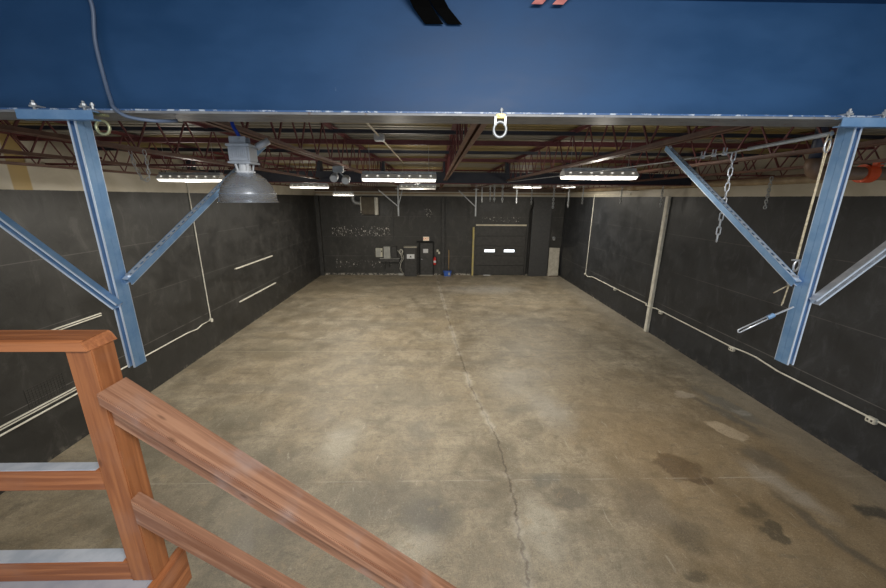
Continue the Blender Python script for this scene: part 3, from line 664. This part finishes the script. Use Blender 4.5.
# ------------------------------------------------------------------ chains
def link_pts(c, d, side, L, W):
    out = []; c = Vector(c); d = Vector(d).normalized(); side = Vector(side).normalized(); r = W/2; h = L/2-r
    for i in range(8): a = PI*i/7; out.append(c + d*(h+r*math.sin(a)) + side*(r*math.cos(a)))
    for i in range(8): a = PI+PI*i/7; out.append(c + d*(-h+r*math.sin(a)) + side*(r*math.cos(a)))
    return out
def chain(path, L, W, wire, label, m, parts, name='hanging_chain', group=None, seg=6):
    """links set end to end along a polyline"""
    path = [Vector(p) for p in path]; step = L-2*wire*1.05; ds = [0]
    for a, b in zip(path, path[1:]): ds.append(ds[-1]+(b-a).length)
    def at(s):
        for i in range(len(path)-1):
            if s <= ds[i+1] or i == len(path)-2:
                d = path[i+1]-path[i]; return path[i]+d*((s-ds[i])/d.length), d.normalized()
    k = max(2, int(ds[-1]/step)); bmA = B()
    t = thing(name, label, 'chain', path[0], group) if parts else None
    for i in range(k):
        c, d = at(step*(i+0.5)); o = Vector((0, 1, 0)) if abs(d.z) > 0.3 else Vector((0, 0, 1))
        sx = d.cross(o).normalized(); sy = d.cross(sx).normalized()
        a = PI/4*0.6 + (PI/2 if i % 2 else 0); side = sx*math.cos(a)+sy*math.sin(a)
        if parts: tobj('link', tube(B(), link_pts(c, d, side, L, W), wire, seg, True), m, t, True)
        else: tube(bmA, link_pts(c, d, side, L, W), wire, seg, True)
    if not parts:
        o = tobj(name, bmA, m, None, True); tag(o, label, 'chain', group); return o
    bmA.free(); return t
chain([(2.205, 2.75, 5.137), (2.213, 2.752, 4.475)], 0.064, 0.024, 0.0045, 'long pale chain hanging from the cable behind the right slotted brace', m_zinc, True)
chain([(-3.44, 4.35, 5.34), (-3.42, 4.36, 5.12), (-3.37, 4.37, 4.98), (-3.33, 4.37, 4.965), (-3.29, 4.37, 5.0), (-3.27, 4.35, 5.16), (-3.28, 4.35, 5.34)], 0.06, 0.028, 0.0045, 'looped chain hanging over a joist at upper left', m_zinc, True, 'looped_chain')
far = [(2.13, 16.7, 4.55, 'bright thick chain, leftmost over the garage door'), (2.13, 14.2, 4.66, 'second chain from the left over the garage door'), (2.13, 13.2, 4.66, 'third chain from the left over the garage door'),
       (2.13, 11.6, 4.62, 'chain hanging over the middle of the garage door'), (3.96, 17.8, 4.50, 'chain hanging over right part of the garage door'),
       (3.96, 15.0, 4.54, 'chain hanging between garage door and brick pier'), (3.96, 12.2, 4.46, 'long chain hanging before the brick pier'),
       (5.79, 15.8, 4.37, 'long chain hanging in front of the back right corner'), (5.79, 14.3, 4.58, 'short chain hanging just right of the back right corner'),
       (7.62, 14.9, 4.56, 'short chain hanging over the right wall conduit'), (7.55, 12.1, 4.53, 'short chain hanging beside the pale wall chase'), (7.55, 8.2, 4.55, 'short chain hanging below the pipe, right of the long pale chain')]
for x, y, zb, l in far: chain([(x, y, ZB+0.01), (x+0.01, y, zb)], 0.085, 0.05, 0.011, l, m_zincd, False, 'hanging_chain', 'short chains hanging from the joists', 5)

# ------------------------------------------------------------------ wire rope on the right
t = thing('wire_rope', 'steel cable running from right post top towards the far girder', 'cable', (2.13, 2.03, 5.14))
tobj('rope', tube(B(), [(2.165, 2.05, 5.15), (2.205, 2.75, 5.14), (2.20, 3.6, 5.14), (2.10, 6.0, 5.16), (2.13, 10.88, 5.25)], 0.006, 6), m_zinc, t)
tobj('rope_sleeve', tube(B(), [(2.165, 2.05, 5.152), (2.197, 2.62, 5.144)], 0.012, 8), m_face, t)
for yy in (2.84, 2.95, 3.07):
    bm = B(); box(bm, (2.193, yy-0.012, 5.125), (2.217, yy+0.012, 5.15)); tube(bm, [(2.193, yy, 5.13), (2.193, yy, 5.18)], 0.005, 6); tube(bm, [(2.217, yy, 5.13), (2.217, yy, 5.18)], 0.005, 6)
    tobj('rope_clip', bm, m_zinc, t)
t = thing('rope_sling', 'doubled wire rope sling hanging along inner side of right post', 'cable', (2.155, 2.055, 5.15))
for q in (-1, 1):
    tobj('rope', tube(B(), spline([(2.167+q*0.002, 2.055, 5.17), (2.160+q*0.012, 2.055, 5.11), (2.163+q*0.004, 2.055, 5.0), (2.163+q*0.003, 2.055, 4.6), (2.165+q*0.004, 2.055, 4.45)]), 0.0042, 6), m_rope, t, True)
tobj('thimble', tube(B(), [(2.163+0.016*math.cos(a), 2.055, 5.09+0.035*math.sin(a)) for a in [2*PI*i/16 for i in range(16)]], 0.005, 6, True), m_zinc, t, True)
lp = tobj('shackle', tube(B(), [(2.167+0.017*math.cos(a), 2.05, 4.42+0.032*math.sin(a)) for a in [2*PI*i/16 for i in range(16)]], 0.0055, 6, True), m_zinc, t, True)
tobj('shackle_pin', tube(B(), [(2.130, 2.05, 4.455), (2.195, 2.05, 4.455)], 0.005, 6), m_zinc, lp)
bm = B()
for a, b in (((2.165, 2.055, 4.40), (2.157, 2.055, 4.30)), ((2.157, 2.055, 4.30), (2.075, 2.055, 4.25)), ((2.155, 2.055, 4.30), (2.150, 2.055, 4.18)), ((2.160, 2.055, 4.31), (2.145, 2.055, 4.17))):
    tube(bm, [a, b], 0.0035, 5)
tobj('frayed_end', bm, m_rope, t)
bm = box(B(), (2.150, 2.045, 4.30), (2.175, 2.065, 4.33), 0.003); tobj('rope_clip', bm, m_zinc, t)
t = thing('turnbuckle', 'open steel turnbuckle jutting down left from right post', 'turnbuckle', (2.135, 1.975, 4.19))
a = Vector((2.138, 1.975, 4.185)); b = Vector((2.02, 1.98, 4.125)); c_ = Vector((1.855, 1.985, 4.03))
d = (c_-b).normalized(); s = Vector((0, 1, 0)).cross(d).normalized()
tobj('threaded_rod', tube(B(), [a, b+d*0.02], 0.0055, 8), m_zinc, t)
tobj('frame', tube(B(), [b+s*0.009, b-s*0.009] + [c_+d*(-0.009)*0 - s*0.011*math.cos(q)+d*0.011*math.sin(q) for q in [PI*i/8 for i in range(9)]], 0.004, 6, True), m_zinc, t, True)
bm = B(); tube(bm, [b-d*0.018, b+d*0.02], 0.013, 6); tobj('nut', bm, m_strut, t)

# ------------------------------------------------------------------ wooden landing, railing, stair rail
t = thing('landing_platform', 'grey boarded landing under the wooden railing at lower left', 'platform', (-2.2, 0.4, 0))
for k in range(12):
    y1 = 1.225-k*0.145; tobj('deck_board', box(B(), (-3.4, y1-0.14, 3.226), (-1.175, y1, 3.262), 0.004), m_deckboard, t)
tobj('rim_board', box(B(), (-1.175, -0.5, 3.07), (-1.137, 1.285, 3.256), 0.004), w_y, t)
tobj('joist_board', box(B(), (-3.4, 1.185, 3.04), (-1.176, 1.223, 3.225), 0.004), w_x, t)
for x, y in ((-3.3, 1.10), (-1.25, 1.10), (-3.3, -0.4), (-1.25, -0.4)): tobj('leg', box(B(), (x-0.045, y-0.045, 0), (x+0.045, y+0.045, 3.225)), w_z, t)
t = thing('wooden_railing', 'reddish wooden landing railing with square end post', 'railing', (-1.19, 1.175, 3.262))
tobj('post', box(B(), (-1.249, 1.13, 3.2625), (-1.158, 1.219, 4.295), 0.004), w_z, t)
bm = B(); prism(bm, [(1.118, 4.295), (1.232, 4.295), (1.232, 4.322), (1.222, 4.333), (1.128, 4.333), (1.118, 4.325)], 0, -3.4, -1.158)
for v in bm.verts:
    if v.co.x > -1.2 and v.co.z > 4.32: v.co.x -= 0.014
    if v.co.x > -1.2 and v.co.y < 1.125: v.co.x -= 0.004
tobj('top_rail', bm, w_x, t)
mr = tobj('middle_rail', box(B(), (-3.4, 1.135, 3.715), (-1.249, 1.173, 3.803), 0.003), w_x, t)
tobj('rail_top_strip', box(B(), (-3.4, 1.138, 3.803), (-1.272, 1.178, 3.807)), m_railtop, mr)  # thin pale grey strip along the top of the rail
br = tobj('bottom_rail', box(B(), (-3.4, 1.135, 3.2625), (-1.249, 1.173, 3.358), 0.003), w_x, t)
tobj('rail_top_strip', box(B(), (-3.4, 1.138, 3.358), (-1.272, 1.192, 3.362)), m_railtop, br)
t = thing('stair_railing', 'sloping wooden stair railing descending to the right from the post', 'railing', (0.35, 1.16, 0))
SL = -0.862
def slope_poly(x0, x1, ztop0, h): return [(x0, ztop0), (x1, ztop0+SL*(x1-x0)), (x1, ztop0+SL*(x1-x0)-h), (x0, ztop0-h)]
bm = B(); prism(bm, slope_poly(-1.152, 0.45, 4.150, 0.046), 1, 1.098, 1.222)
bmesh.ops.bevel(bm, geom=list(bm.edges), offset=0.004, segments=2, affect='EDGES'); tobj('handrail', bm, w_s, t)
bm = B(); prism(bm, slope_poly(-1.158, 0.45, 4.092, 0.092), 1, 1.141, 1.179); tobj('rail_backing', bm, w_s, t)
bm = B(); prism(bm, slope_poly(-1.1465, 0.45, 3.694, 0.113), 1, 1.108, 1.155)
bmesh.ops.bevel(bm, geom=list(bm.edges), offset=0.004, segments=2, affect='EDGES'); tobj('middle_rail', bm, w_s, t)
tobj('newel_post', box(B(), (0.33, 1.166, 0), (0.42, 1.255, 2.7)), w_z, t)

# ------------------------------------------------------------------ left wall fittings
def batten(y0, y1, z, label, w_=0.045, x=XL):
    bm = B(); box(bm, (x, y0, z-w_/2), (x+0.04, y1, z+w_/2), 0.004); tag(tobj('wall_batten', bm, m_conduit), label, 'batten', 'pale battens on the left wall')
def double_batten(y0, y1, z, label):
    t = thing('wall_batten', label, 'batten', (XL, y1, z), 'pale battens on the left wall')
    tobj('backing', box(B(), (XL, y0, z-0.03), (XL+0.012, y1, z+0.03)), m_blk, t)
    for q in (-1, 1): tobj('strip', box(B(), (XL, y0, z+q*0.022-0.009), (XL+0.035, y1, z+q*0.022+0.009), 0.003), m_conduit, t)
double_batten(3.0, 7.4, 2.33, 'pale double batten on left wall showing above the top rail')
double_batten(3.0, 7.35, 1.07, 'pale double batten low on left wall behind the railing')
batten(12.68, 15.7, 2.27, 'pale batten, upper of two on left wall under the lamp')
batten(12.65, 15.7, 1.045, 'pale batten, lower of two on left wall under the lamp')
t = thing('wall_conduit', 'thin pale conduit on left wall turning up at a round box', 'conduit', (XL, 10.9, 0.97))
tobj('pipe', tube(B(), [(XL+0.02, 3.0, 0.955), (XL+0.02, 9.8, 0.96), (XL+0.03, 10.2, 0.92), (XL+0.02, 10.45, 0.97), (XL+0.02, 10.9, 0.975), (XL+0.02, 10.9, 5.3)], 0.017, 8), m_conduit, t)
tobj('junction_box', tube(B(), [(XL, 10.9, 0.96), (XL+0.06, 10.9, 0.96)], 0.06, 14), m_conduit, t)
bm = B(); y0, y1, z0, z1 = 5.7, 6.35, 1.12, 1.48
for k in range(9): box(bm, (XL, y0, z0+k*(z1-z0)/8), (XL+0.004, y1, z0+k*(z1-z0)/8+0.012))
for k in range(13): box(bm, (XL, y0+k*(y1-y0)/12, z0), (XL+0.005, y0+k*(y1-y0)/12+0.01, z1+0.012))
tag(tobj('wall_grille', bm, m_blk), 'black painted-over grille low on left wall behind the railing', 'grille')
# ------------------------------------------------------------------ right wall fittings
bm = B(); box(bm, (7.88, 12.24, 0), (XR, 12.40, 4.90), 0.006); t = tag(tobj('wall_chase', bm, m_conduit), 'pale upright boxed chase on the right wall', 'chase')
t = thing('wall_conduit', 'long pale conduit on right wall linking the outlet boxes', 'conduit', (XR, 18.2, 0.9))
pts = [(7.96, 18.2, 4.98), (7.96, 18.2, 0.93), (7.96, 17.9, 0.88), (7.95, 17.3, 0.99), (7.96, 15, 0.985), (7.96, 12.6, 1.0), (7.84, 12.45, 1.0), (7.84, 12.2, 1.0), (7.96, 12.0, 1.0), (7.96, 8.7, 0.985), (7.95, 8.2, 1.03), (7.95, 7.9, 1.04), (7.95, 7.3, 0.97), (7.96, 5.6, 0.97), (7.96, 3.0, 0.97)]
tobj('pipe', tube(B(), pts, 0.020, 8), m_conduit, t)
for i, (y, l) in enumerate(((18.2, 'small pale box at bottom of the right wall upright conduit'), (14.99, 'pale outlet box, farthest along the right wall conduit'), (11.7, 'pale outlet box just in front of the wall chase'), (8.59, 'pale outlet box below the turnbuckle on right wall'), (5.45, 'pale outlet box nearest the viewer on right wall'))):
    t = thing('outlet_box', l, 'outlet', (XR, y, 0.95), 'outlet boxes on the right wall conduit')
    h = 0.055 if i else 0.04
    tobj('box', box(B(), (7.90, y-0.075, 0.95-h), (XR, y+0.075, 0.95+h), 0.012), m_conduit, t)
    if i:
        bm = B()
        for q in (-0.03, 0.03): box(bm, (7.894, y+q-0.013, 0.933), (7.901, y+q+0.013, 0.967))
        tobj('socket', bm, m_dark, t)
bm = B(); box(bm, (7.93, 14.8, 4.97), (XR, 19.7, 5.01)); tag(tobj('wall_strip', bm, m_cream), 'pale horizontal strip at top of the far right wall', 'strip')

# ------------------------------------------------------------------ back wall fittings
t = thing('electrical_box', 'beige electrical box, leftmost of the row on back wall', 'electrical box', (-3.48, YB, 1.15), 'electrical boxes on the back wall')
tobj('enclosure', box(B(), (-3.70, YB-0.14, 1.17), (-3.28, YB, 1.72), 0.01), m_beige, t)
tobj('door', box(B(), (-3.68, YB-0.155, 1.19), (-3.40, YB-0.14, 1.70), 0.005), m_grey, t); tobj('switch', box(B(), (-3.37, YB-0.17, 1.5), (-3.30, YB-0.14, 1.58)), m_dark, t)
t = thing('electrical_box', 'grey electrical box in middle of the row on back wall', 'electrical box', (-2.99, YB, 1.09), 'electrical boxes on the back wall')
tobj('enclosure', box(B(), (-3.20, YB-0.18, 1.09), (-2.79, YB, 1.83), 0.01), m_grey, t); tobj('door', box(B(), (-3.18, YB-0.195, 1.11), (-2.81, YB-0.18, 1.81), 0.005), m_grey, t)
t = thing('electrical_box', 'black electrical box, rightmost of the row on back wall', 'electrical box', (-2.55, YB, 1.12), 'electrical boxes on the back wall')
tobj('enclosure', box(B(), (-2.73, YB-0.18, 1.12), (-2.38, YB, 1.84), 0.01), m_blk, t); tobj('door', box(B(), (-2.71, YB-0.195, 1.14), (-2.40, YB-0.18, 1.82), 0.005), m_blk, t)
t = thing('wireway', 'dark wiring trough below the electrical boxes', 'wireway', (-2.84, YB, 0.84))
tobj('trough', box(B(), (-3.44, YB-0.2, 0.86), (-2.24, YB-0.002, 1.08), 0.008), m_blk, t); tobj('lid', box(B(), (-3.46, YB-0.21, 1.07), (-2.22, YB-0.002, 1.088)), m_grey, t)
bm = B(); tube(bm, [(-3.15, YB-0.1, 0.86), (-3.15, YB-0.1, 0.4), (-3.15, YB-0.04, 0.4)], 0.03, 8); tube(bm, [(-2.9, YB-0.1, 0.86), (-2.9, YB-0.1, 0.55), (-2.9, YB-0.04, 0.55)], 0.03, 8); tobj('drop_pipe', bm, m_blk, t)
t = thing('cable_bundle', 'tangled pale cables between wiring trough and tall cabinet', 'cable', (-2.1, YB, 0.1))
for k in range(5):
    pp = [(-2.25+random.uniform(-0.1, 0.15), YB-0.05-0.03*k, 1.6), (-2.05+random.uniform(-0.08, 0.1), YB-0.08-0.02*k, 1.15), (-2.2+random.uniform(-0.08, 0.1), YB-0.06-0.02*k, 0.7), (-2.08+random.uniform(-0.1, 0.1), YB-0.09-0.02*k, 0.3), (-1.98, YB-0.1, 0.1)]
    tobj('cable', tube(B(), spline(pp), 0.016, 6), m_conduit if k % 2 == 0 else m_pit, t, True)
tobj('coil', tube(B(), [(-2.12+0.1*math.cos(a), YB-0.1, 1.5+0.14*math.sin(a)) for a in [2*PI*i/16 for i in range(16)]], 0.035, 6, True), m_conduit, t, True)
tobj('connector_box', box(B(), (-2.32, YB-0.16, 0.0), (-2.0, YB-0.02, 0.14), 0.01), m_grey, t)
t = thing('tall_cabinet', 'tall black cabinet with pale sign beside the door', 'cabinet', (-1.53, 22.1, 0))
tobj('body', box(B(), (-1.90, 21.9, 0.0), (-1.14, YB-0.005, 1.80), 0.008), m_blk, t); tobj('door', box(B(), (-1.88, 21.885, 0.05), (-1.16, 21.9, 1.76), 0.004), m_blk, t)
tobj('top_board', box(B(), (-1.92, 21.87, 1.80), (-1.12, YB-0.005, 1.86)), m_ply, t)
sg = tobj('sign', box(B(), (-1.74, 21.875, 1.12), (-1.27, 21.885, 1.40)), m_paper, t)
bm = B(); prism(bm, [(-1.57, 1.20), (-1.44, 1.20), (-1.505, 1.33)], 1, 21.868, 21.875); tobj('warning_mark', bm, m_dark, sg)
def text(body, loc, size, m, parent, ext=0.004):
    cu = bpy.data.curves.new('letters', 'FONT'); cu.body = body; cu.size = size; cu.align_x = 'CENTER'; cu.align_y = 'CENTER'; cu.extrude = ext
    tmp = bpy.data.objects.new('tmp_text', cu); C.objects.link(tmp); bpy.context.view_layer.update()
    me = bpy.data.meshes.new_from_object(tmp); bpy.data.objects.remove(tmp)
    bm = B(); bm.from_mesh(me); bpy.data.meshes.remove(me)
    bm.transform(Matrix.Translation(loc) @ Matrix.Rotation(PI/2, 4, 'X'))
    return tobj('letters', bm, m, parent)
t = thing('exit_sign', 'lit exit sign with red letters above the pedestrian door', 'sign', (-0.55, YB, 2.19))
tobj('housing', box(B(), (-0.74, YB-0.07, 2.19), (-0.36, YB, 2.44), 0.006), m_white, t)
fp = tobj('face', box(B(), (-0.73, YB-0.076, 2.20), (-0.37, YB-0.07, 2.43)), m_exit, t)
text('EXIT', (-0.55, YB-0.079, 2.315), 0.17, m_redletter, fp)
tag(tobj('paper_notice', box(B(), (-0.74, YB-0.062, 1.43), (-0.43, YB-0.05, 1.68)), m_paper), 'white paper notice taped on the pedestrian door', 'notice')
t = thing('fire_extinguisher', 'red fire extinguisher hanging right of the pedestrian door', 'fire extinguisher', (-0.01, YB-0.1, 0.66))
prof = [(0.001, 0.0), (0.075, 0.0), (0.085, 0.02), (0.085, 0.40), (0.06, 0.46), (0.025, 0.49), (0.025, 0.52), (0.001, 0.52)]
tobj('cylinder', lathe(B(), prof, (-0.01, YB-0.11, 0.68), 20), m_redpaint, t, True)
tobj('label', lathe(B(), [(0.087, 0.14), (0.087, 0.27)], (-0.01, YB-0.11, 0.68), 20), m_paper, t, True)
bm = B(); box(bm, (-0.035, YB-0.17, 1.20), (0.015, YB-0.06, 1.225)); box(bm, (-0.03, YB-0.16, 1.245), (0.01, YB-0.07, 1.26)); tobj('handle', bm, m_dark, t)
tobj('hose', tube(B(), spline([(0.0, YB-0.13, 1.2), (0.08, YB-0.14, 1.12), (0.095, YB-0.12, 0.9), (0.09, YB-0.12, 0.78)]), 0.012, 6), m_dark, t, True)
tobj('wall_bracket', box(B(), (-0.04, YB-0.03, 0.75), (0.02, YB, 1.15)), m_dark, t)
for x, z, l in ((0.165, 1.56, 'pale light switch, upper left of the pair by the pilaster'), (0.265, 1.43, 'pale light switch, lower right of the pair by the pilaster')):
    t = thing('light_switch', l, 'switch', (x, YB, z), 'light switches by the door')
    tobj('plate', box(B(), (x-0.06, YB-0.02, z-0.075), (x+0.06, YB, z+0.075), 0.006), m_beige, t); tobj('toggle', box(B(), (x-0.012, YB-0.035, z-0.02), (x+0.012, YB-0.02, z+0.02)), m_white, t)
t = thing('dust_bin', 'low blue plastic bin against the back wall', 'bin', (0.95, 22.1, 0))
bm = B(); prism(bm, [(0.60, 0.0), (0.98, 0.0), (1.03, 0.29), (0.55, 0.29)], 1, 21.92, 22.20); tobj('body', bm, m_blueplastic, t)
bm = B(); box(bm, (0.53, 21.92, 0.28), (1.05, 22.22, 0.31), 0.006); tobj('rim', bm, m_blueplastic, t)
tobj('label', box(B(), (0.84, 21.905, 0.06), (0.94, 21.925, 0.24)), m_grey, t)
t = thing('broom', 'broom with wooden handle standing behind the blue bin', 'broom', (0.88, 22.26, 0))
tobj('handle', tube(B(), [(0.88, 22.255, 0.25), (0.88, 22.275, 1.62)], 0.022, 8), m_handle, t, True)
bm = B(); prism(bm, [(0.72, 0.0), (1.04, 0.0), (0.98, 0.2), (0.90, 0.27), (0.86, 0.27), (0.78, 0.2)], 1, 22.245, 22.285); tobj('bristle_head', bm, m_handle, t)
tag(tobj('door_guard', box(B(), (2.34, YB-0.14, 0.0), (2.45, YB, 3.05), 0.006), m_yellow), 'worn yellow upright guard left of the garage door', 'guard')
t = thing('wall_heater', 'brown boxed unit high on back wall near the left', 'heater', (-3.95, YB, 3.74))
tobj('body', box(B(), (-4.42, YB-0.3, 3.78), (-3.62, YB, 4.80), 0.01), m_brownbox, t)
tobj('side_strip', box(B(), (-3.62, YB-0.32, 3.76), (-3.42, YB, 4.78), 0.01), m_conduit, t)
tobj('corner_angle', box(B(), (-4.46, YB-0.32, 4.0), (-4.42, YB, 4.82)), m_conduit, t)
bm = B()
for k in range(5): box(bm, (-4.5+k*0.03, YB-0.2, 3.74+random.uniform(0, 0.2)), (-4.46+k*0.06, YB-0.12, 3.86+random.uniform(0, 0.15)))
tobj('valve', bm, m_conduit, t)
t = thing('vent_elbow', 'pale curved vent duct left of the brown boxed unit', 'duct', (-4.75, YB, 4.4))
tobj('duct', tube(B(), spline([(-4.92, YB-0.15, 4.86), (-4.93, YB-0.15, 4.68), (-4.84, YB-0.15, 4.5), (-4.68, YB-0.15, 4.44), (-4.43, YB-0.15, 4.44)]), 0.12, 12), m_zincd, t, True)
tobj('collar', tube(B(), [(-4.92, YB-0.15, 4.82), (-4.92, YB-0.15, 4.9)], 0.14, 12), m_zincd, t)
for nm, x, zb, zj, arms in (('pale hanging strut bracket with three arms, near back wall middle', -2.13, 3.74, 4.28, ((-2.98, 4.98), (-1.93, 5.0))), ('pale hanging strut bracket with one arm, left of the garage door', 2.38, 3.75, 4.28, ((1.60, 4.98),))):
    t = thing('hanging_bracket', nm, 'bracket', (x, 21.3, zb), 'hanging strut brackets near the back wall')
    tobj('post', box(B(), (x-0.04, 21.26, zb), (x+0.04, 21.34, ZC)), m_zincd, t)
    for ax, az in arms:
        bm = B(); bar(bm, (x, 21.24, zj), (x+(ax-x)*1.3, 21.24, zj+(az-zj)*1.3), 0.05, 0.05, (0, 1, 0)); tobj('arm', bm, m_zincd, t)
    tobj('top_plate', box(B(), (x-0.15, 21.2, ZB-0.03), (x+0.15, 21.4, ZB)), m_zincd, t)
t = thing('leaning_board', 'pale board leaning upright in the back right corner', 'board', (7.55, 22.1, 0))
bm = B(); bar(bm, (7.50, 21.98, 0.0), (7.56, 22.24, 1.78), 0.66, 0.03, (0, -1, 0.1)); bm.verts.ensure_lookup_table(); tobj('sheet', bm, m_ply, t)
tobj('foot_block', box(B(), (7.25, 21.90, 0), (7.85, 21.95, 0.05)), m_header, t)
t = thing('wall_lamp', 'small pale lamp on the wall above the leaning board', 'lamp', (7.45, YB, 2.4))
tobj('base', box(B(), (7.38, YB-0.06, 2.34), (7.52, YB, 2.48), 0.01), m_zincd, t); tobj('shade', tube(B(), [(7.42, YB-0.22, 2.32), (7.48, YB-0.06, 2.42)], 0.08, 12), m_zinc, t)
bm = B(); tube(bm, spline([(5.86, YB-0.14, 4.9), (5.95, YB-0.32, 4.4), (5.84, YB-0.14, 3.9), (5.88, YB-0.14, 3.0), (5.82, YB-0.14, 2.0), (5.84, YB-0.14, 0.9), (5.80, YB-0.13, 0.1)]), 0.035, 8)
tag(tobj('black_cable', bm, m_pit, None, True), 'thick black cable snaking down between garage door and brick pier', 'cable')
